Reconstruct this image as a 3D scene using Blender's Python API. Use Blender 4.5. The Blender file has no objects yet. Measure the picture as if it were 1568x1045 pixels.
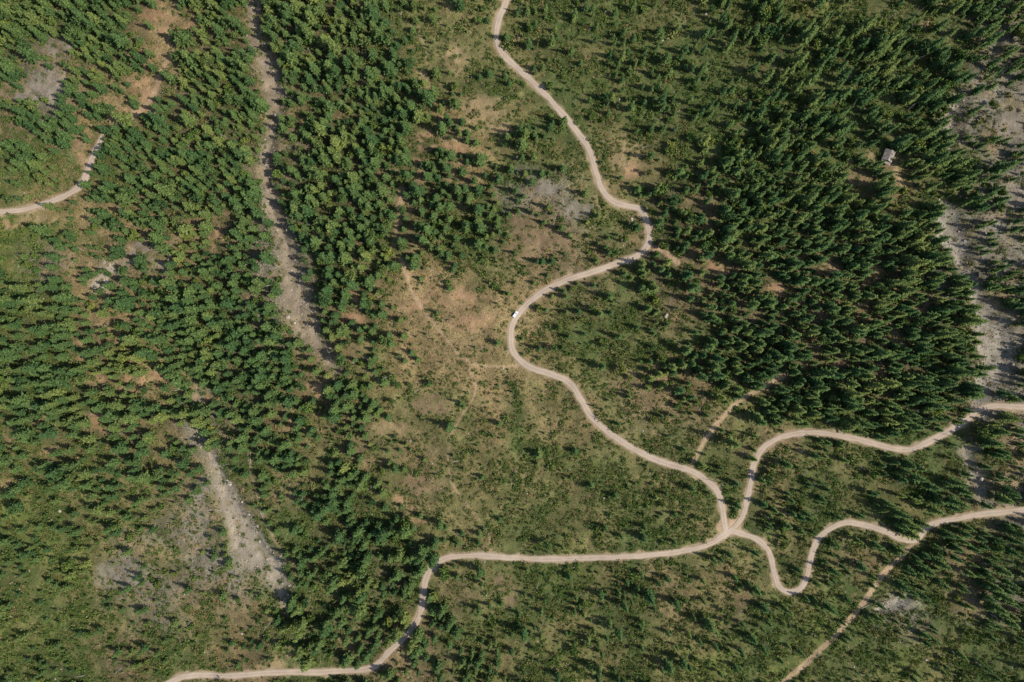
import bpy, math, random
import numpy as np
from mathutils import Vector
S=0.5
rng=np.random.default_rng(7); random.seed(7)
sc=bpy.context.scene
def P(px,py): return ((px-784)*S,(522.5-py)*S)

# ---------------------------------------------------------------- noise
LAT=np.random.default_rng(11).random((8,256,256))
def vn(x,y,s,k):
    u=np.asarray(x)/s+37.3*k+500; v=np.asarray(y)/s+11.7*k+500
    i=np.floor(u).astype(int); j=np.floor(v).astype(int)
    f=u-i; g=v-j; f=f*f*(3-2*f); g=g*g*(3-2*g)
    L=LAT[k%8]; i0=i%256;i1=(i+1)%256;j0=j%256;j1=(j+1)%256
    return (L[i0,j0]*(1-f)+L[i1,j0]*f)*(1-g)+(L[i0,j1]*(1-f)+L[i1,j1]*f)*g
def fbm(x,y,s,k,o=4):
    t=0;a=1;n=0
    for q in range(o):
        t=t+a*vn(x,y,s/2**q,k+q);n+=a;a*=.55
    return t/n

# ---------------------------------------------------------------- site maps
DENS="""6666355777631132222344322555
5466366677521123333334565444
3345377567752222333334354543
4434777477765232223355534643
4535777477754342124456533543
3246777477755432135566655543
2335556477755433234456556633
1423667477532132445666556633
5536677546411013233577655664
6666677745410011223577666774
7765477846211001135566666774
6756476656411000112236666663
5644444555221011011232333553
4443332335310011111033223443
3333203345431011111122235434
3322212456654222221122334433
2222112346543333332222233244
2222112345443333333323323223
2222112344333322222222322222""".split()
TINT="""gdddtbdbddgoooogggogggyggggr
drdbtddbddgoooogogggggggggdr
rrbtbddbddgoogogggggggggggrr
brtbdddbddgotoogogggggggggrr
goggdddrdddgbtgootggggygtggr
ottbbddrdddbggrrooddggyggggr
yyobbbdrddgbggbbgbdbggdgggrr
yrtrobdrddgttobbbgdbdbbbdgrr
gottbddrdbbttttgggbbddbtbdrr
gobbggdrbbotttogggogddbbbddr
ggbttgdgboottttoobbbgdddbgdr
ggbbbrdboboootgtobbboggggddr
oogborggobobooggooggoboggggb
ogooorobogoboooogooggogoggbr
ygoorroggdggoogoogoogoggogor
gyororrgdgdgoogyoggoogobgdtg
ggorrbrgggdgboggogboboogogbr
yygorobogdgbgggoggooggygrggg
gggbgobbggbbgogyogoygyggyogg""".split()
PAL={'g':(.072,.097,.028),'d':(.098,.082,.043),'o':(.158,.146,.054),'t':(.285,.202,.095),
     'b':(.185,.132,.072),'y':(.132,.152,.037),'r':(.205,.175,.135)}
PALK={'g':.24,'d':.42,'o':.51,'t':.90,'b':.64,'y':.34,'r':.78}
D=np.array([[int(c) for c in (r+r[-1]*28)[:28]] for r in DENS],float)
T=np.array([[PAL[c] for c in (r+r[-1]*28)[:28]] for r in TINT],float)
K=np.array([[PALK[c] for c in (r+r[-1]*28)[:28]] for r in TINT],float)
def samp(G,x,y):
    u=np.clip((x/S+784)/56-.5,0,26.999); v=np.clip((522.5-y/S)/55-.5,0,17.999)
    i=u.astype(int); j=v.astype(int); f=u-i; g=v-j
    if G.ndim==3: f=f[...,None]; g=g[...,None]
    return (G[j,i]*(1-f)+G[j,i+1]*f)*(1-g)+(G[j+1,i]*(1-f)+G[j+1,i+1]*f)*g

xs_in=np.arange(-460,460.1,1.0); ys_in=np.arange(-330,330.1,1.0)
def ext(a):
    o=[];s=3.;v=a[-1]
    while v<6000: v+=s; s*=1.3; o.append(v)
    o=np.array(o); return np.concatenate([-o[::-1],a,o]),len(o)
XS,nx0=ext(xs_in); YS,ny0=ext(ys_in)
GX,GY=np.meshgrid(XS,YS)
WX=GX+ (fbm(GX,GY,12,1)-.5)*16; WY=GY+(fbm(GX,GY,12,4)-.5)*16
WX2=GX+(fbm(GX,GY,45,2)-.5)*55; WY2=GY+(fbm(GX,GY,45,5)-.5)*55

def smooth(pts,n=8):
    p=np.array(pts,float); out=[]
    q=np.vstack([2*p[0]-p[1],p,2*p[-1]-p[-2]])
    for i in range(1,len(q)-2):
        for t in np.linspace(0,1,n,endpoint=False):
            a,b,c,d=q[i-1],q[i],q[i+1],q[i+2]
            out.append(.5*((2*b)+(-a+c)*t+(2*a-5*b+4*c-d)*t*t+(-a+3*b-3*c+d)*t**3))
    out.append(p[-1]); return np.array(out)
def sdist(poly,X,Y,R):
    out=np.full(X.shape,1e3)
    for a,b in zip(poly[:-1],poly[1:]):
        c0=np.searchsorted(XS,min(a[0],b[0])-R); c1=np.searchsorted(XS,max(a[0],b[0])+R)
        r0=np.searchsorted(YS,min(a[1],b[1])-R); r1=np.searchsorted(YS,max(a[1],b[1])+R)
        if c1<=c0 or r1<=r0: continue
        x=X[r0:r1,c0:c1]; y=Y[r0:r1,c0:c1]
        dx,dy=b[0]-a[0],b[1]-a[1]; L=dx*dx+dy*dy+1e-9
        t=np.clip(((x-a[0])*dx+(y-a[1])*dy)/L,0,1)
        d=np.hypot(x-a[0]-t*dx,y-a[1]-t*dy)-(a[2]+(b[2]-a[2])*t)/2
        out[r0:r1,c0:c1]=np.minimum(out[r0:r1,c0:c1],d)
    return out

ROADS=[
("dirt_road",10,[(778,-60),(775,0),(765,25),(760,50),(765,75),(785,97),(815,125),(845,155),(875,190),(900,225),(912,262),(922,290),(938,308),(960,315),(978,319),(989,335),(993,355),(992,375),(975,392),(940,405),(910,416),(870,428),(835,445),(808,465),(788,490),(782,515),(787,541),(807,560),(840,572),(870,585),(888,610),(905,638),(935,665),(975,690),(1015,708),(1055,720),(1080,735),(1098,752),(1105,775),(1108,795),(1112,816)]),
("dirt_road",9.7,[(200,1080),(262,1045),(290,1036),(350,1035),(420,1030),(500,1030),(565,1025),(600,995),(630,965),(645,935),(651,890),(664,868),(690,854),(740,852),(820,857),(900,855),(980,850),(1040,845),(1085,833),(1115,816),(1140,819),(1165,830),(1180,850),(1187,880),(1195,900),(1212,908),(1230,898),(1239,870),(1246,840),(1262,815),(1290,800),(1320,803),(1350,812),(1380,825),(1402,826),(1420,806),(1445,797),(1500,787),(1568,780),(1640,772)]),
("dirt_road",9.7,[(1106,822),(1126,806),(1139,785),(1148,745),(1155,710),(1170,685),(1200,668),(1240,662),(1290,668),(1340,680),(1385,689),(1425,674),(1470,650),(1498,630),(1525,622),(1568,624),(1650,628)]),
("dirt_road",8.5,[(-70,330),(0,325),(40,320),(95,300,10),(122,280,12),(132,255,11),(145,228,9),(156,206,5),(164,196,2)]),
]
TRACKS=[
(8,.65,[(140,235),(160,205),(178,190),(200,178),(230,150),(245,115),(262,80)]),
(7,.75,[(1058,714),(1075,680),(1100,645),(1130,615),(1165,595),(1200,575)]),
(8,.85,[(1400,830),(1380,850),(1350,885),(1325,925),(1290,965),(1250,1005),(1205,1045),(1180,1075)]),
(8,.9,[(993,378),(1015,385),(1038,402)]),
(5,.85,[(612,395),(625,430),(640,462),(655,485)]),
(2.8,.75,[(655,485),(680,515),(700,540),(720,555),(755,562),(792,560)]),
(2.6,.75,[(715,550),(728,600),(705,640),(688,680),(690,735),(720,780),(745,812),(752,848)]),
(8,.5,[(604,375),(610,330),(616,290)]),
(4,.4,[(640,40),(655,90),(650,150)]),
(6,.6,[(1362,245),(1378,270),(1385,300)]),
(5,.45,[(912,300),(918,318),(925,335)]),
(4,.5,[(380,690),(400,780),(432,850),(445,910)]),
(16,.9,[(1104,806),(1126,812)]),(12,.9,[(1107,800),(1132,803)]),
]
GULLY=[
([(380,-40,18),(385,0,18),(390,50,18),(410,100,25),(420,160,25),(415,200,14),(405,250,13),(415,310,19),(435,370,22),(450,420,30),(455,460,44),(470,500,36),(492,535,20),(515,568,6)],(.285,.22,.16)),
([(300,655,7),(325,700,12),(345,750,24),(365,800,42),(385,840,50),(410,870,40),(432,910,18),(440,945,7)],(.36,.30,.235)),
([(1448,320,28),(1460,360,38),(1475,400,20),(1490,430,18),(1505,470,26),(1520,510,50),(1530,560,44),(1505,600,30),(1502,632,24)],(.35,.31,.25)),
([(1475,140,14),(1462,190,22),(1452,225,10)],(.25,.215,.165)),
([(1530,40,8),(1515,90,12)],(.25,.215,.165)),
([(1480,690,14),(1495,740,20),(1515,775,12)],(.29,.25,.20)),
([(1345,938,6),(1370,930,14),(1395,915,6)],(.44,.40,.34)),
]
O=(.36,.22,.12); Tn=(.32,.23,.12); G=(.26,.22,.17); PW=(.42,.37,.29); Bn=(.22,.15,.085)
PATCH=[(270,38,34,12,O),(235,22,16,10,O),(208,172,26,10,O),(220,135,12,18,O),(128,235,12,20,O),(60,332,34,8,Tn),
(658,218,28,11,O),(640,246,12,9,O),(702,228,22,9,O),(738,168,30,18,Tn),(765,195,35,10,Tn),(820,370,42,20,Bn),(800,340,20,14,Bn),(632,468,22,8,O),
(560,128,10,8,O),(545,455,12,9,O),(1275,412,18,14,Tn),(1192,448,25,8,O),(1105,415,22,7,O),(1045,400,10,6,O),(1330,580,12,10,O),(1410,470,12,8,O),(1400,510,9,9,O),
(1362,252,14,14,Tn),(1332,235,10,9,Tn),(125,525,9,7,O),(150,576,12,7,O),(205,582,12,7,O),(237,576,9,9,O),(125,548,7,6,O),(155,648,14,14,O),(168,682,12,12,O),(315,608,18,12,O),(300,590,10,8,O),
(482,592,11,9,O),(541,487,14,9,O),(500,575,9,7,O),(446,655,12,8,O),(620,772,15,6,O),(155,438,14,16,PW),(168,408,14,8,PW),(215,385,26,12,G),(243,402,16,16,G),(332,358,9,14,O),(345,340,9,8,Bn),
(15,345,14,6,O),(195,400,12,8,G),(20,665,9,12,Tn),(10,740,9,10,O),(75,690,14,8,O),(70,650,9,7,O),(1385,925,26,10,PW),(1480,690,12,8,G),(885,325,24,14,G),(835,290,14,9,G),
(640,265,8,16,Bn),(690,455,44,15,O),(722,492,34,15,O),(655,620,36,14,Bn),(640,740,30,14,Bn),(590,655,26,13,Tn),(1320,275,22,12,Bn),(1505,620,18,12,G),(1545,515,18,16,G),
(425,1018,22,10,Tn),(430,1000,14,10,Tn),(1280,560,12,8,Bn),(1250,480,16,10,Bn),(1150,490,10,7,Bn),(800,400,18,8,Bn),(960,240,22,28,Tn),(965,265,12,12,O),(1410,40,9,7,O),(1300,250,8,6,Tn),
(700,90,14,20,Tn),(650,110,12,16,Tn),(640,795,12,6,O),(780,910,12,18,Bn),(760,885,16,9,Bn),(90,70,22,12,G),(70,130,30,20,G),(180,880,28,20,G),(40,150,22,14,G),(1545,190,20,26,G),(1550,300,16,24,G)]

col=samp(T,WX2,WY2); kk=samp(K,WX2,WY2)
n1=fbm(GX,GY,22,3)[...,None]; n2=fbm(GX,GY,6,6,3)[...,None]
dry_=np.clip((fbm(GX,GY,16,7,4)-.465)*6,0,1)[...,None]
col=col*(.6+.85*n1)*(.47+1.0*n2)
col=col*(1-dry_*kk[...,None]*.72)+np.array((.28,.19,.090))*(.45+n2)*dry_*kk[...,None]*.72
bare=np.zeros(GX.shape); clear=np.zeros(GX.shape)
def paint(m,c,s=1):
    global col
    m=(np.clip(m,0,1)*s)[...,None]; col=col*(1-m)+np.array(c)*(.6+.8*n2)*m
brk=fbm(GX,GY,4,2,2)
for px,py,rx,ry,c in PATCH:
    x,y=P(px,py)
    d=np.hypot((WX-x)/(rx*S),(WY-y)/(ry*S))
    m=np.clip((1.5-d)/.9,0,1)*np.clip((brk-.30)*4.5,0,1)
    paint(m,c,.8); bare=np.maximum(bare,m*.75); clear=np.maximum(clear,np.clip((1.4-d)/.6,0,1)*.8)
gd=np.full(GX.shape,1e3)
for g,gc in GULLY:
    p=smooth([(*P(a,b),w*S) for a,b,w in g],5)
    d=sdist(p,WX*.4+GX*.6,WY*.4+GY*.6,45); gd=np.minimum(gd,d)
    m=np.clip((2.2-d)/4,0,1)*np.clip(.5+(brk-.3)*3,0,1); paint(m,gc,.92); bare=np.maximum(bare,m*.85); clear=np.maximum(clear,np.clip((2.5-d)/2,0,1))
    m2=np.clip((9-d)/9,0,1); paint(m2,(.19,.16,.10),.35)
for w,s,pts in TRACKS:
    p=smooth([(*P(a,b),w*S) for a,b in pts],6)
    d=sdist(p,WX*.15+GX*.85,WY*.15+GY*.85,10)
    m=np.clip((.9-d)/1.4,0,1)*(1 if w>6.5 else np.clip(.45+(brk-.3)*2.5,0,1)); paint(m,(.42,.29,.175),s); bare=np.maximum(bare,m*min(1,s*1.2)); clear=np.maximum(clear,np.clip((1.6-d)/1,0,1))
rd=np.full(GX.shape,1e3)
RP=[]
for nm,w,pts in ROADS:
    p=smooth([(*P(a[0],a[1]),(a[2] if len(a)>2 else w)*S) for a in pts],8); RP.append((nm,p))
    rd=np.minimum(rd,sdist(p,GX,GY,30))
sh=np.clip((1.0+4.0*(n2[...,0]-.35)-rd)/1.6,0,1)
paint(sh,(.34,.245,.155),.8); bare=np.maximum(bare,sh*.8)
clear=np.maximum(clear,np.clip((2.6-rd)/1.2,0,1))
H=(fbm(GX,GY,110,0,3)-.5)*8+(fbm(GX,GY,24,2,2)-.5)*1.4
far=np.clip((np.hypot(GX,GY)-600)/2500,0,1); H=H+far*fbm(GX,GY,900,5,3)*260*far
fine=(fbm(GX,GY,5,4,3)-.5)*1.2
H=H+fine*np.clip((rd-1)/5,0,1)-4.0*np.clip((4-gd)/9,0,1)*np.clip((rd)/8,0,1)
H=H-.22*np.clip((-rd+.1)/1.0,0,1)
Hs=H+.22*np.clip((-rd+.1)/1.0,0,1)
def lookup(F,x,y):
    x=np.asarray(x,float);y=np.asarray(y,float)
    i=np.clip(np.searchsorted(XS,x)-1,0,len(XS)-2); j=np.clip(np.searchsorted(YS,y)-1,0,len(YS)-2)
    f=(x-XS[i])/(XS[i+1]-XS[i]); g=(y-YS[j])/(YS[j+1]-YS[j])
    return (F[j,i]*(1-f)+F[j,i+1]*f)*(1-g)+(F[j+1,i]*(1-f)+F[j+1,i+1]*f)*g

# ---------------------------------------------------------------- materials
def mat(name):
    m=bpy.data.materials.new(name); m.use_nodes=True; nt=m.node_tree
    b=nt.nodes['Principled BSDF']; b.inputs['Roughness'].default_value=.9
    b.inputs['Specular IOR Level'].default_value=.15
    return m,nt,b
def nz(nt,scale,det=4,rough=.6,co=None):
    n=nt.nodes.new('ShaderNodeTexNoise'); n.inputs['Scale'].default_value=scale; n.inputs['Detail'].default_value=det; n.inputs['Roughness'].default_value=rough
    if co is None:
        co=nt.nodes.new('ShaderNodeNewGeometry').outputs['Position']
    nt.links.new(co,n.inputs['Vector']); return n.outputs['Fac']
def mr(nt,v,a,b,c,d):
    n=nt.nodes.new('ShaderNodeMapRange'); nt.links.new(v,n.inputs[0])
    for i,q in enumerate((a,b,c,d)): n.inputs[i+1].default_value=q
    return n.outputs[0]
def mix(nt,f,a,b,mode='MIX'):
    n=nt.nodes.new('ShaderNodeMix'); n.data_type='RGBA'; n.blend_type=mode
    for s,v in ((n.inputs[0],f),(n.inputs[6],a),(n.inputs[7],b)):
        if hasattr(v,'links') : nt.links.new(v,s)
        elif isinstance(v,(int,float)): s.default_value=v
        else: s.default_value=(*v,1)
    return n.outputs[2]
def mth(nt,op,a,b):
    n=nt.nodes.new('ShaderNodeMath'); n.operation=op
    for s,v in ((n.inputs[0],a),(n.inputs[1],b)):
        if hasattr(v,'links'): nt.links.new(v,s)
        else: s.default_value=v
    return n.outputs[0]
def bump(nt,b,h,st,dist):
    n=nt.nodes.new('ShaderNodeBump'); n.inputs['Strength'].default_value=st; n.inputs['Distance'].default_value=dist
    nt.links.new(h,n.inputs['Height']); nt.links.new(n.outputs[0],b.inputs['Normal'])

mg,nt,b=mat("ground_soil_grass")
at=nt.nodes.new('ShaderNodeAttribute'); at.attribute_name='Col'
ab=nt.nodes.new('ShaderNodeAttribute'); ab.attribute_name='bare'
n_s=nz(nt,.8,4,.7); n_m=nz(nt,.3,5,.7); n_f=nz(nt,2.2,2,.7)
c=at.outputs['Color']
veg=mth(nt,'SUBTRACT',1.0,ab.outputs['Fac'])
f1=mth(nt,'MULTIPLY',mr(nt,n_s,.48,.60,0,.75),veg)
c=mix(nt,f1,c,(.058,.077,.023))
f2=mth(nt,'MULTIPLY',mr(nt,n_m,.55,.67,0,.55),veg)
c=mix(nt,f2,c,(.275,.19,.095))
k=mr(nt,n_f,.3,.7,.62,1.38)
vm=nt.nodes.new('ShaderNodeVectorMath'); vm.operation='SCALE'; nt.links.new(c,vm.inputs[0]); nt.links.new(k,vm.inputs['Scale'])
nt.links.new(vm.outputs[0],b.inputs['Base Color']); bump(nt,b,n_s,.9,.8)

mroad,nt,b=mat("packed_dirt")
aa=nt.nodes.new('ShaderNodeAttribute'); aa.attribute_name='across'
n_l=nz(nt,.12,4,.6); n_f=nz(nt,1.3,4,.7)
c=mix(nt,mr(nt,n_l,.35,.65,0,1),(.45,.355,.265),(.36,.28,.20))
c=mix(nt,mr(nt,n_f,.4,.75,0,.45),c,(.28,.205,.14))
rut=mth(nt,'ABSOLUTE',mth(nt,'SUBTRACT',mth(nt,'ABSOLUTE',aa.outputs['Fac'],0.0),.42),0.0)
c=mix(nt,mr(nt,rut,.02,.28,.45,0),c,(.52,.425,.33))
c=mix(nt,mr(nt,mth(nt,'ABSOLUTE',aa.outputs['Fac'],0.0),.6,1.0,0,.6),c,(.31,.23,.15))
nt.links.new(c,b.inputs['Base Color']); bump(nt,b,n_f,.5,.2)

def leafmat(name,ca,cb,cc,spread=.5):
    m,nt,b=mat(name)
    ti=nt.nodes.new('ShaderNodeAttribute'); ti.attribute_type='INSTANCER'; ti.attribute_name='tint'
    ge=nt.nodes.new('ShaderNodeNewGeometry')
    oi=nt.nodes.new('ShaderNodeObjectInfo')
    c=mix(nt,oi.outputs['Random'],ca,cb)
    c=mix(nt,ti.outputs['Fac'],c,cc)
    k=mr(nt,ge.outputs['Random Per Island'],0,1,1-spread,1+spread)
    vm=nt.nodes.new('ShaderNodeVectorMath'); vm.operation='SCALE'; nt.links.new(c,vm.inputs[0]); nt.links.new(k,vm.inputs['Scale'])
    df=nt.nodes.new('ShaderNodeBsdfDiffuse'); nt.links.new(vm.outputs[0],df.inputs['Color'])
    nt.links.new(df.outputs[0],nt.nodes['Material Output'].inputs['Surface']); nt.nodes.remove(b)
    return m
m_con=leafmat("conifer_needles",(.052,.100,.035),(.100,.154,.046),(.180,.208,.055))
m_brd=leafmat("broadleaf",(.084,.140,.035),(.122,.172,.042),(.21,.225,.05))
m_shr=leafmat("shrub_leaves",(.070,.120,.030),(.122,.168,.042),(.25,.20,.080),.4)
m_dry=leafmat("dry_brush",(.24,.18,.11),(.35,.285,.19),(.38,.24,.10),.35)
m_bark,nt,b=mat("bark")
c=mix(nt,nz(nt,6),(.09,.065,.045),(.20,.155,.12)); nt.links.new(c,b.inputs['Base Color'])
m_grey,nt,b=mat("weathered_wood")
c=mix(nt,nz(nt,4),(.26,.23,.20),(.48,.43,.38)); nt.links.new(c,b.inputs['Base Color'])
m_rock,nt,b=mat("rock")
oi=nt.nodes.new('ShaderNodeObjectInfo')
c=mix(nt,oi.outputs['Random'],(.21,.17,.13),(.50,.43,.34)); c=mix(nt,mr(nt,nz(nt,3),.4,.7,0,.6),c,(.15,.12,.10)); nt.links.new(c,b.inputs['Base Color'])

def newmesh(name,V,F,mats,mi=None):
    me=bpy.data.meshes.new(name); me.from_pydata([tuple(v) for v in V],[],F)
    for m in mats: me.materials.append(m)
    if mi is not None: me.polygons.foreach_set('material_index',mi)
    me.update(); return me
def link(ob,parent=None):
    sc.collection.objects.link(ob)
    if parent: ob.parent=parent
    return ob

ny,nx=GX.shape
me=bpy.data.meshes.new("ground")
idx=np.arange(nx*ny).reshape(ny,nx)
q=np.stack([idx[:-1,:-1],idx[:-1,1:],idx[1:,1:],idx[1:,:-1]],-1).reshape(-1,4)
me.vertices.add(nx*ny); me.vertices.foreach_set('co',np.stack([GX,GY,H],-1).astype(np.float32).ravel())
me.loops.add(q.size); me.loops.foreach_set('vertex_index',q.astype(np.int32).ravel())
me.polygons.add(len(q)); me.polygons.foreach_set('loop_start',np.arange(0,q.size,4,dtype=np.int32))
me.update(calc_edges=True)
a=me.attributes.new('Col','FLOAT_COLOR','POINT'); cc=np.ones((nx*ny,4),np.float32); cc[:,:3]=np.clip(col,0.01,.6).reshape(-1,3); a.data.foreach_set('color',cc.ravel())
a=me.attributes.new('bare','FLOAT','POINT'); a.data.foreach_set('value',bare.astype(np.float32).ravel())
me.polygons.foreach_set('use_smooth',np.ones(len(q),bool)); me.materials.append(mg)
link(bpy.data.objects.new("ground",me))

for ri,(nm,p) in enumerate(RP):
    seg=np.hypot(*np.diff(p[:,:2],axis=0).T); s=np.concatenate([[0],np.cumsum(seg)])
    t=np.arange(0,s[-1],1.2); x=np.interp(t,s,p[:,0]); y=np.interp(t,s,p[:,1]); w=np.interp(t,s,p[:,2])
    tx=np.gradient(x);ty=np.gradient(y);L=np.hypot(tx,ty);tx/=L;ty/=L
    V=[];F=[];A=[];M=9
    hwL=w/2*(1+.5*(fbm(t,t*0,9,1+ri,3)-.5)*2); hwR=w/2*(1+.5*(fbm(t,t*0+99,9,2+ri,3)-.5)*2)
    for k2 in range(M):
        u=-1+2*k2/(M-1); hw=hwL if u<0 else hwR
        xx=x-ty*u*hw; yy=y+tx*u*hw
        z=lookup(Hs,xx,yy)+.05*(1-abs(u)**2)+ .03+.01*ri-(.12 if abs(u)>.95 else 0)
        V.append(np.stack([xx,yy,z],-1)); A+= [u]*len(t)
    V=np.concatenate(V); n=len(t)
    for k2 in range(M-1):
        for i in range(n-1): F.append((k2*n+i,k2*n+i+1,(k2+1)*n+i+1,(k2+1)*n+i))
    me=newmesh("dirt_road",V,F,[mroad]); a=me.attributes.new('across','FLOAT','POINT'); a.data.foreach_set('value',np.array(A,np.float32))
    me.polygons.foreach_set('use_smooth',np.ones(len(F),bool))
    link(bpy.data.objects.new(nm,me))

# ---------------------------------------------------------------- vegetation prototypes
def tube(V,F,p0,p1,r0,r1,n=6):
    p0=np.array(p0);p1=np.array(p1);d=p1-p0;d=d/np.linalg.norm(d)
    a=np.cross(d,(0,0,1.) if abs(d[2])<.9 else (1.,0,0));a/=np.linalg.norm(a);b_=np.cross(d,a);s=len(V)
    for c,r in((p0,r0),(p1,r1)):
        for k2 in range(n):
            an=2*math.pi*k2/n; V.append(c+r*(math.cos(an)*a+math.sin(an)*b_))
    for k2 in range(n): F.append((s+k2,s+(k2+1)%n,s+n+(k2+1)%n,s+n+k2))
def leaf(V,F,c,ax,side,l,w):
    s=len(V); V+= [c,c+ax*l*.5-side*w*.6*random.uniform(.5,1),c+ax*l,c+ax*l*.45+side*w*.6*random.uniform(.5,1)]
    F.append((s,s+1,s+2,s+3))
def conifer(name,Hh,R,seed,power=.8,dens=1.):
    random.seed(seed); V=[];F=[]
    tube(V,F,(0,0,-1),(0,0,Hh*.55),.26,.15); tube(V,F,(0,0,Hh*.55),(0,0,Hh*.98),.15,.03,5)
    lv=int(Hh*1.1*dens)
    br=[]
    for i in range(lv):
        t=(i+random.random()*.8)/lv; z=Hh*(.16+.82*t); r=R*(1-t)**power*random.uniform(.75,1.15)+.18
        n=int(5+3*(1-t)); a0=random.random()*6.3
        for j in range(n):
            an=a0+6.283*j/n+random.uniform(-.4,.4); rr=r*random.uniform(.6,1.2); br.append((z+random.uniform(-.3,.3),an,rr))
    for z,an,rr in br:
        if rr>1.4: 
            tube(V,F,(0,0,z),(math.cos(an)*rr*.7,math.sin(an)*rr*.7,z-.12*rr),.05,.015,3)
    nb=len(F)
    for z,an,rr in br:
        o=np.array((math.cos(an),math.sin(an),0)); sd=np.array((-math.sin(an),math.cos(an),0))
        m=max(2,int(rr*1.9))
        for q2 in range(m):
            u=(q2+random.random())/m
            for sgn in ((-1,1) if rr>.6 else (random.choice((-1,1)),)):
                c=o*rr*u*.85+sd*sgn*.06+np.array((0,0,z-.16*rr*u+.10*rr*u*u+random.uniform(-.08,.08)))
                ax=o*random.uniform(.5,1)+sd*sgn*random.uniform(.3,.9)*(1.1-u)+np.array((0,0,random.uniform(-.35,.25))); ax/=np.linalg.norm(ax)
                s2=np.cross(ax,(0,0,1)); s2=s2/np.linalg.norm(s2)+np.array((0,0,random.uniform(-.5,.5)))
                leaf(V,F,c,ax,s2,random.uniform(.65,1.05)*(.55+.25*rr),random.uniform(.55,.95))
    return newmesh(name,V,F,[m_bark,m_con],[0]*nb+[1]*(len(F)-nb))
def broad(name,Hh,R,seed,leafm,nl=700,ls=.45,lobes=9,trunk=True,lo=.42,hi=.82):
    random.seed(seed); V=[];F=[]
    if trunk: tube(V,F,(0,0,-1),(0,0,Hh*.5),.03*Hh,.016*Hh)
    L=[]
    for i in range(lobes):
        an=random.random()*6.3; rr=R*.66*math.sqrt(random.random()); z=Hh*random.uniform(lo,hi)*(1-.25*rr/R)
        c=np.array((math.cos(an)*rr,math.sin(an)*rr,z)); L.append((c,R*random.uniform(.26,.50)))
        if trunk: tube(V,F,(0,0,Hh*.25),c,.012*Hh,.004*Hh,3)
    nb=len(F)
    for i in range(nl):
        c,r=random.choice(L)
        d=np.array([random.gauss(0,1) for _ in range(3)]); d/=np.linalg.norm(d); d[2]*=.8
        p=c+d*r*random.uniform(.55,1.08)
        ax=d+np.array([random.gauss(0,.6) for _ in range(3)]); ax/=np.linalg.norm(ax)
        s2=np.cross(ax,[random.gauss(0,1) for _ in range(3)]); s2/=np.linalg.norm(s2)
        leaf(V,F,p-ax*ls*.4,ax,s2,ls*random.uniform(.8,1.4),ls*random.uniform(.8,1.3))
    return newmesh(name,V,F,[m_bark,leafm],[0]*nb+[1]*(len(F)-nb))
def snag(name,Hh,seed):
    random.seed(seed);V=[];F=[]
    tube(V,F,(0,0,-.5),(.2,.1,Hh),.24,.05)
    for i in range(16):
        z=Hh*random.uniform(.25,.95);an=random.random()*6.3;l=random.uniform(.6,1.9)*(1.2-z/Hh)
        tube(V,F,(0.2*z/Hh,.1*z/Hh,z),(math.cos(an)*l,math.sin(an)*l,z+.2*l),.06,.015,3)
    return newmesh(name,V,F,[m_grey])
def rockm(name,seed):
    import bmesh
    bm=bmesh.new(); bmesh.ops.create_icosphere(bm,subdivisions=2,radius=1); r=np.random.default_rng(seed)
    for v in bm.verts:
        k2=1+r.uniform(-.22,.22); v.co=Vector((round(v.co.x*k2*3)/3*.6+v.co.x*.4,v.co.y*k2,v.co.z*k2*.6))
    me=bpy.data.meshes.new(name); bm.to_mesh(me); bm.free(); me.materials.append(m_rock); return me
con_w=[conifer("fir_w%d"%i,h,r,20+i,p) for i,(h,r,p) in enumerate([(11.5,3.1,.62),(13.5,3.3,.68),(10,2.8,.6),(15,3.0,.75)])]
con_t=[conifer("fir_t%d"%i,h,r,40+i,p) for i,(h,r,p) in enumerate([(17,2.6,.8),(19,2.8,.85),(15,2.4,.75),(13,2.6,.8)])]
brd=[broad("brd%d"%i,h,r,60+i,m_brd,460,.85,9) for i,(h,r) in enumerate([(8,3.1),(9.5,3.4),(7,2.6)])]
pin=[broad("pin%d"%i,h,r,70+i,m_con,500,.72,12,True,.3,.95) for i,(h,r) in enumerate([(11,2.9),(12.5,3.1)])]
shr=[broad("shr%d"%i,h,r,80+i,m_shr,50,.45,5,False) for i,(h,r) in enumerate([(1.1,1.1),(1.5,1.3),(.9,1.0),(2.1,1.5)])]
dry=[broad("dry%d"%i,h,r,90+i,m_dry,30,.32,4,False) for i,(h,r) in enumerate([(.6,.8),(.9,.9)])]
sng=[snag("snag%d"%i,h,100+i) for i,h in enumerate((9,13,11))]
rks=[rockm("rk%d"%i,i) for i in range(4)]

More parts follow.
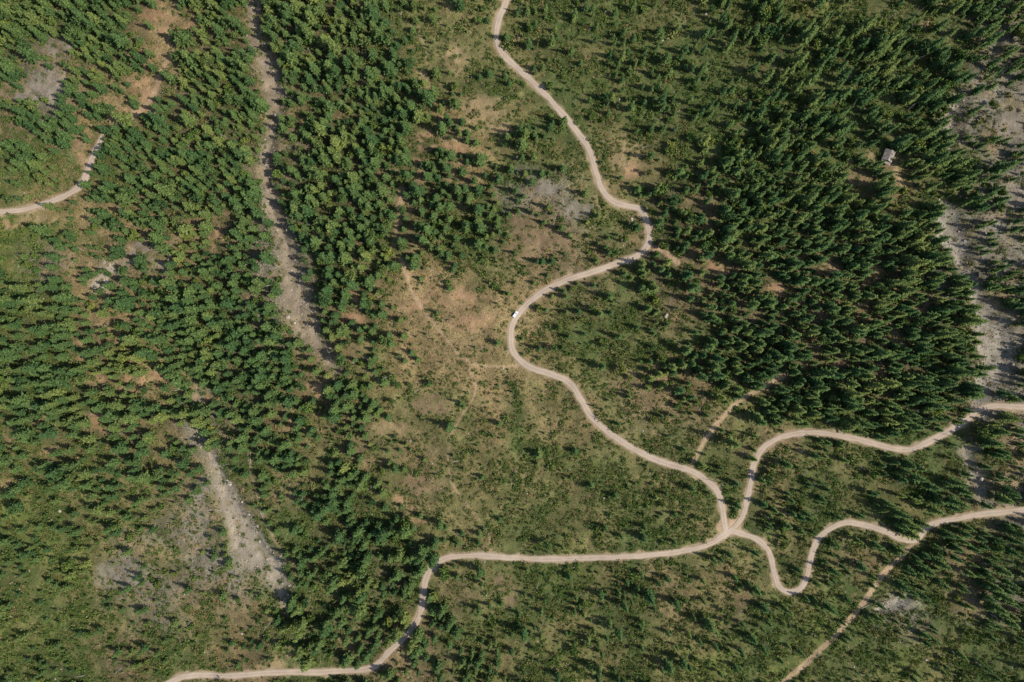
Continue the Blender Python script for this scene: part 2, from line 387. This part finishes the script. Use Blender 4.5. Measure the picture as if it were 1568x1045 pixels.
def scatter(name,meshes,x,y,idx_,scl,tint,tilt=.04,zoff=0):
    n=len(x)
    cl=bpy.data.collections.new(name+"_parts")
    for i,m in enumerate(meshes):
        cl.objects.link(bpy.data.objects.new("%s_part_%02d"%(name,i),m))
    me=bpy.data.meshes.new(name); me.vertices.add(n)
    z=lookup(H,x,y)+zoff
    me.vertices.foreach_set('co',np.stack([x,y,z],-1).astype(np.float32).ravel())
    def at(nm,ty,k2,v):
        a=me.attributes.new(nm,ty,'POINT'); a.data.foreach_set(k2,v)
    rot=np.stack([rng.normal(0,tilt,n),rng.normal(0,tilt,n),rng.uniform(0,6.283,n)],-1)
    at('rot','FLOAT_VECTOR','vector',rot.astype(np.float32).ravel())
    s3=np.stack([scl*rng.uniform(.85,1.15,n),scl*rng.uniform(.85,1.15,n),scl*rng.uniform(.8,1.15,n)],-1)
    at('scl','FLOAT_VECTOR','vector',s3.astype(np.float32).ravel())
    at('idx','INT','value',idx_.astype(np.int32)); at('tint','FLOAT','value',np.clip(tint,0,1).astype(np.float32))
    ob=bpy.data.objects.new(name,me); link(ob)
    g=bpy.data.node_groups.new(name,'GeometryNodeTree')
    g.interface.new_socket('Geometry',in_out='INPUT',socket_type='NodeSocketGeometry'); g.interface.new_socket('Geometry',in_out='OUTPUT',socket_type='NodeSocketGeometry')
    gi=g.nodes.new('NodeGroupInput');go=g.nodes.new('NodeGroupOutput')
    ci=g.nodes.new('GeometryNodeCollectionInfo'); ci.inputs['Collection'].default_value=cl; ci.inputs['Separate Children'].default_value=True; ci.inputs['Reset Children'].default_value=True
    ip=g.nodes.new('GeometryNodeInstanceOnPoints'); ip.inputs['Pick Instance'].default_value=True
    def na(nm,ty):
        a=g.nodes.new('GeometryNodeInputNamedAttribute'); a.data_type=ty; a.inputs['Name'].default_value=nm
        return [o for o in a.outputs if o.enabled and o.name=='Attribute'][0]
    g.links.new(gi.outputs[0],ip.inputs['Points']); g.links.new(ci.outputs[0],ip.inputs['Instance'])
    g.links.new(na('idx','INT'),ip.inputs['Instance Index']); g.links.new(na('rot','FLOAT_VECTOR'),ip.inputs['Rotation']); g.links.new(na('scl','FLOAT_VECTOR'),ip.inputs['Scale'])
    g.links.new(ip.outputs[0],go.inputs[0])
    md=ob.modifiers.new('scatter','NODES'); md.node_group=g
    print(name,n)
def cand(sp,jit,mx=440,my=310):
    x,y=np.meshgrid(np.arange(-mx,mx,sp),np.arange(-my,my,sp)); x=x.ravel();y=y.ravel()
    x=x+rng.uniform(-jit,jit,x.size)*sp; y=y+rng.uniform(-jit,jit,y.size)*sp; return x,y

SOLO=[(750,117,1.1),(735,121,.8),(880,690,1.1),(1285,150,1.8),(1262,158,1.5),(1300,130,1.2),(548,722,1.3),(610,792,1.1),(590,776,1.1),(830,402,1.),(845,402,1.1),(940,757,.8),(905,742,.9),(1055,745,1),(1122,738,1.1),(1165,770,1.2),(1125,772,1),(1100,715,.7),
(790,207,1),(808,200,.9),(716,250,.9),(985,160,.9),(575,500,.9),(765,648,.8),(1018,755,.7),(975,350,1.1),(1015,330,1.2),(975,292,1.1),(935,480,.8),(640,365,1),(1190,645,.9),(1400,715,1.2),(1415,640,1.1),(700,882,.9),(680,885,.9),(665,950,.9),(765,795,.8),(745,380,1.),(655,150,.8)]
solo=np.array([P(a,b_) for a,b_,_ in SOLO])
CX,CY=P(1358,240)
x,y=cand(5.7,.48)
dn=samp(D,x,y)/9.; cn=fbm(x,y,18,7,3)
p=np.clip(dn**1.25*1.5*(1+ (cn-.5)*3.6*(1-dn*.75)),0,.98)
keep=(rng.random(x.size)<p)&(lookup(clear,x,y)<.4)&(lookup(rd,x,y)>2.8)&(np.hypot(x-CX,y-CY)>8)
for s in solo: keep&=np.hypot(x-s[0],y-s[1])>3.0
x=x[keep];y=y[keep];dn=dn[keep]
px=x/S+784; py=522.5-y/S
right=np.clip((px-600)/300+rng.normal(0,.25,x.size),.08,1)
r_=rng.random(x.size)
pb=np.where(dn<.3,.25,.05)+np.where((px>1000)&(py<330),.12,0)
isb=r_<pb; isp=(~isb)&(rng.random(x.size)<np.where(px<620,.14,.08))
ist=(~isb)&(~isp)&(rng.random(x.size)<right)
scl=rng.lognormal(0,.28,x.size); scl=np.clip(scl*np.where(dn<.35,.72,1),.35,1.6)
tint=fbm(x,y,30,3,3)*1.7-.84+rng.normal(0,.29,x.size)+np.where((px>260)&(px<560)&(py<330),.12,0)
kind=np.where(isb,8+rng.integers(0,3,x.size),np.where(isp,11+rng.integers(0,2,x.size),np.where(ist,4+rng.integers(0,4,x.size),rng.integers(0,4,x.size))))
scatter("conifer_forest",con_w+con_t+brd+pin,x,y,kind,scl,tint)
x,y=cand(5.0,.5); dn=samp(D,x,y)/9
keep=(rng.random(x.size)<.13+.10*dn)&(lookup(clear,x,y)<.3)
x=x[keep];y=y[keep]
scatter("young_conifers",con_w+con_t,x,y,rng.integers(0,8,x.size),rng.uniform(.16,.42,x.size),rng.uniform(-.2,.7,x.size))
x,y=cand(1.95,.5)
kk_=lookup(kk,x,y); cn=fbm(x,y,9,5,3); dn=samp(D,x,y)/9
p=np.clip((1.03-kk_)*(1-.5*dn)*(1+(cn-.5)*5),.03,.95)*(1-np.clip(lookup(bare,x,y)*1.3,0,.98))
keep=(rng.random(x.size)<p)&(lookup(rd,x,y)>1.0)
x=x[keep];y=y[keep]
rt=fbm(x,y,18,6,3)
scatter("undergrowth_shrubs",shr,x,y,rng.integers(0,4,x.size),rng.lognormal(-.05,.38,x.size),rng.normal(-.12,.3,x.size)+.4*lookup(kk,x,y)*rng.random(x.size)+(rt-.45)*1.0,.1)
x,y=cand(2.7,.5)
keep=(rng.random(x.size)<.06+.40*lookup(kk,x,y)*np.clip(1.6*fbm(x,y,15,1,3),0,1))&(lookup(rd,x,y)>.8)&(rng.random(x.size)>lookup(bare,x,y)*.6)
x=x[keep];y=y[keep]
scatter("dry_brush",dry,x,y,rng.integers(0,2,x.size),rng.lognormal(0,.35,x.size),rng.random(x.size),.1)
x,y=cand(1.9,.5)
g_=lookup(gd,x,y)
keep=((g_<2.5)&(rng.random(x.size)<.35)|(rng.random(x.size)<.010))&(lookup(rd,x,y)>.8)
x=x[keep];y=y[keep]
scatter("rocks",rks,x,y,rng.integers(0,4,x.size),rng.lognormal(-1.0,.55,x.size),rng.random(x.size),.3)
x,y=cand(13,.5); ppx=x/S+784; g_=lookup(gd,x,y)
keep=(rng.random(x.size)<np.where(ppx>1150,.35,.08)+np.where(g_<9,.4,0))&((lookup(clear,x,y)<.4)|(g_<9))&(lookup(rd,x,y)>3)
x=x[keep];y=y[keep]
scatter("dead_tree_snags",sng,x,y,rng.integers(0,3,x.size),rng.uniform(.5,1.2,x.size),rng.random(x.size),.15)
for i,(a_,b_,s) in enumerate(SOLO):
    xx,yy=P(a_,b_); ob=bpy.data.objects.new("conifer_tree",(con_w if a_<1000 else con_t)[i%4])
    ob.location=(xx,yy,float(lookup(H,xx,yy))); ob.rotation_euler=(0,0,random.random()*6); ob.scale=(s*.95,s*.95,s*.85); link(ob)

# ---------------------------------------------------------------- cabin, car
def prim(name,V,F,m,parent,loc=(0,0,0),rz=0,bevel=0):
    ob=bpy.data.objects.new(name,newmesh(name,V,F,[m])); link(ob,parent); ob.location=loc; ob.rotation_euler=(0,0,rz)
    if bevel: 
        md=ob.modifiers.new('b','BEVEL'); md.width=bevel; md.segments=2
    return ob
def box(name,x0,x1,y0,y1,z0,z1,m,parent,bevel=0):
    V=[(x0,y0,z0),(x1,y0,z0),(x1,y1,z0),(x0,y1,z0),(x0,y0,z1),(x1,y0,z1),(x1,y1,z1),(x0,y1,z1)]
    F=[(3,2,1,0),(4,5,6,7),(0,1,5,4),(1,2,6,5),(2,3,7,6),(3,0,4,7)]
    return prim(name,V,F,m,parent,bevel=bevel)
def flat(name,c,r=.5,sp=.3,lo=.85,sc_=2.0):
    m,nt,b=mat(name); b.inputs['Roughness'].default_value=r; b.inputs['Specular IOR Level'].default_value=sp
    cc=mix(nt,mr(nt,nz(nt,sc_),.35,.65,0,1),tuple(v*lo for v in c),c); nt.links.new(cc,b.inputs['Base Color']); return m
m_white=flat("white_paint",(.8,.8,.79),.3,.5); m_glass=flat("dark_glass",(.02,.025,.03),.1,.6); m_tire=flat("tire_rubber",(.02,.02,.02),.8)
m_roof=flat("weathered_metal_roof",(.36,.31,.26),.9,.1,.5,.8); m_wall=flat("timber_wall",(.24,.16,.10),.9); m_trim=flat("trim",(.5,.46,.4),.7); m_met=flat("steel_rim",(.4,.4,.4),.3)
cab=bpy.data.objects.new("log_cabin",None); link(cab); cab.location=(CX,CY,float(lookup(H,CX,CY))+.1); cab.rotation_euler=(0,0,math.radians(-22))
w,d,h,rg=3.4,3.8,2.8,4.6
box("foundation",-w-.1,w+.1,-d-.1,d+.1,-1.2,.15,m_trim,cab)
V=[(-w,-d,.15),(w,-d,.15),(w,d,.15),(-w,d,.15),(-w,-d,h),(w,-d,h),(w,d,h),(-w,d,h),(0,-d,rg),(0,d,rg)]
prim("walls",V,[(0,1,5,8,4),(1,2,6,5),(2,3,7,9,6),(3,0,4,7)],m_wall,cab)
for s,nm in((-1,"roof_left"),(1,"roof_right")):
    e=w+.6; ze=h-(rg-h)*.6/w; V=[]
    for dz in(.06,.2):
        V+=[(0.0,-d-.6,rg+dz),(s*e,-d-.6,ze+dz),(s*e,d+.6,ze+dz),(0.0,d+.6,rg+dz)]
    prim(nm,V,[(0,1,2,3),(7,6,5,4),(0,4,5,1),(1,5,6,2),(2,6,7,3),(3,7,4,0)],m_roof,cab)
    for k2 in range(9):
        yy=-d-.4+k2*(2*d+.8)/8; zr=rg+.203
        V=[(s*.05,yy-.04,zr-.02),(s*e,yy-.04,ze+.203),(s*e,yy+.04,ze+.203),(s*.05,yy+.04,zr-.02),(s*.05,yy-.04,zr+.04),(s*e,yy-.04,ze+.26),(s*e,yy+.04,ze+.26),(s*.05,yy+.04,zr+.04)]
        prim("roof_seam_%d"%k2,V,[(4,5,6,7),(0,1,5,4),(2,3,7,6),(1,2,6,5)],m_roof,cab)
box("door",-.5,.5,-d-.05,-d-.005,.2,2.2,m_trim,cab)
for s in(-1,1):
    box("window_front_%d"%s,s*2.1-.5,s*2.1+.5,-d-.05,-d-.005,1,2,m_glass,cab)
    for yy in(-2,1.6): box("window_side",min(s*(w+.005),s*(w+.05)),max(s*(w+.005),s*(w+.05)),yy-.5,yy+.5,1,2,m_glass,cab)
box("porch_deck",-w,w,-d-2.4,-d-.11,-.6,.12,m_wall,cab)
for xx in(-w+.2,w-.2): box("porch_post",xx-.08,xx+.08,-d-2.3,-d-2.14,.12,2.3,m_wall,cab)
box("porch_roof",-w-.2,w+.2,-d-2.6,-d-.62,2.3,2.4,m_roof,cab)
box("chimney",1.4,2.0,1,1.6,3.4,5.3,m_trim,cab)
x0,y0=P(789,482); x1,y1=P(805,465)
car=bpy.data.objects.new("white_suv",None); link(car); car.location=(x0,y0,float(lookup(Hs,x0,y0))+.10); car.rotation_euler=(0,0,math.atan2(y1-y0,x1-x0)+.12); car.scale=(1.12,1.12,1.12)
def prof(name,pts,hw,hw2,zt,m,bev=.06):
    n=len(pts);V=[]
    for s in(-1,1):
        for a_,z in pts: V.append((a_,s*(hw if z<=zt else hw2),z))
    F=[tuple(range(n))[::-1],tuple(range(n,2*n))]
    for i in range(n): F.append((i,(i+1)%n,n+(i+1)%n,n+i))
    return prim(name,V,F,m,car,bevel=bev)
prof("body",[(-2.4,.42),(2.4,.42),(2.45,.7),(2.3,.98),(1.2,1.12),(-2.35,1.14),(-2.45,.7)],1.0,.98,1.0,m_white)
prof("cabin_glass",[(-2.3,1.10),(1.05,1.10),(.62,1.66),(-2.18,1.68)],.90,.82,1.3,m_glass,.03)
prof("roof",[(-2.22,1.64),(.64,1.64),(.5,1.76),(-2.1,1.78)],.86,.80,1.7,m_white,.03)
for s in(-1,1):
    for xx in(-1.5,1.5):
        V=[];F=[];tube(V,F,(xx,s*.78,.37),(xx,s*1.02,.37),.37,.37,18);F+=[tuple(range(18)),tuple(range(35,17,-1))]
        prim("wheel",V,F,m_tire,car)
        V=[];F=[];tube(V,F,(xx,s*.99,.37),(xx,s*1.04,.37),.2,.2,10);F+=[tuple(range(10)),tuple(range(19,9,-1))]
        prim("rim",V,F,m_met,car)
    box("headlight",2.36,2.46,min(s*.5,s*.85),max(s*.5,s*.85),.72,.88,m_glass,car)
    box("pillar",-.62,-.5,min(s*.80,s*.91),max(s*.80,s*.91),1.1,1.66,m_white,car)
    box("mirror",.95,1.1,min(s*.99,s*1.16),max(s*.99,s*1.16),1.1,1.25,m_white,car)
    box("roof_rail",-1.8,.2,min(s*.68,s*.72),max(s*.68,s*.72),1.79,1.84,m_met,car)
for a_,b_,an,l in[(399,778,-1.15,14),(402,790,-1.2,6),(430,850,-1.0,8),(440,880,-1.3,9),(385,700,1.5,9),(990,225,.2,7),(1140,150,.8,8),(1330,930,.4,9),(570,640,.6,6),(1450,455,.1,12),(1535,610,.3,8),(345,712,0.2,7)]:
    V=[];F=[];tube(V,F,(-l/2,0,.3),(l/2,.2,.2),.28,.12,8);F+=[tuple(range(8)),tuple(range(15,7,-1))]
    for k2 in range(5): 
        u=random.uniform(-.2,.45)*l; tube(V,F,(u,0,.3),(u+.4,random.choice((-1,1))*random.uniform(.5,1.2),.5),.05,.02,4)
    ob=bpy.data.objects.new("fallen_log",newmesh("fallen_log",V,F,[m_grey])); xx,yy=P(a_,b_); ob.location=(xx,yy,float(lookup(H,xx,yy))+.25); ob.rotation_euler=(0,0,an); link(ob)

# ---------------------------------------------------------------- light / camera
el=math.radians(44); az=math.radians(106)
d=Vector((math.sin(az)*math.cos(el),math.cos(az)*math.cos(el),math.sin(el)))
L=bpy.data.lights.new("sun",'SUN'); L.energy=5.0; L.angle=math.radians(.5); L.color=(1,.95,.87)
lo=bpy.data.objects.new("sun",L); link(lo); lo.rotation_euler=d.to_track_quat('Z','Y').to_euler(); lo.location=(300,0,300)
w=bpy.data.worlds.new("World"); sc.world=w; w.use_nodes=True; nt=w.node_tree
sk=nt.nodes.new('ShaderNodeTexSky'); sk.sky_type='NISHITA'; sk.sun_disc=False; sk.sun_elevation=el; sk.sun_rotation=az
nt.links.new(sk.outputs[0],nt.nodes['Background'].inputs[0]); nt.nodes['Background'].inputs[1].default_value=.135
cam=bpy.data.cameras.new("camera"); co=bpy.data.objects.new("camera",cam); link(co); cam.lens=24; cam.sensor_width=36
co.location=(0,0,784*24/36.0); co.rotation_euler=(0,0,0); cam.clip_end=30000; cam.clip_start=1; sc.camera=co
sc.view_settings.view_transform='Standard'; sc.view_settings.look='None'; sc.view_settings.exposure=0
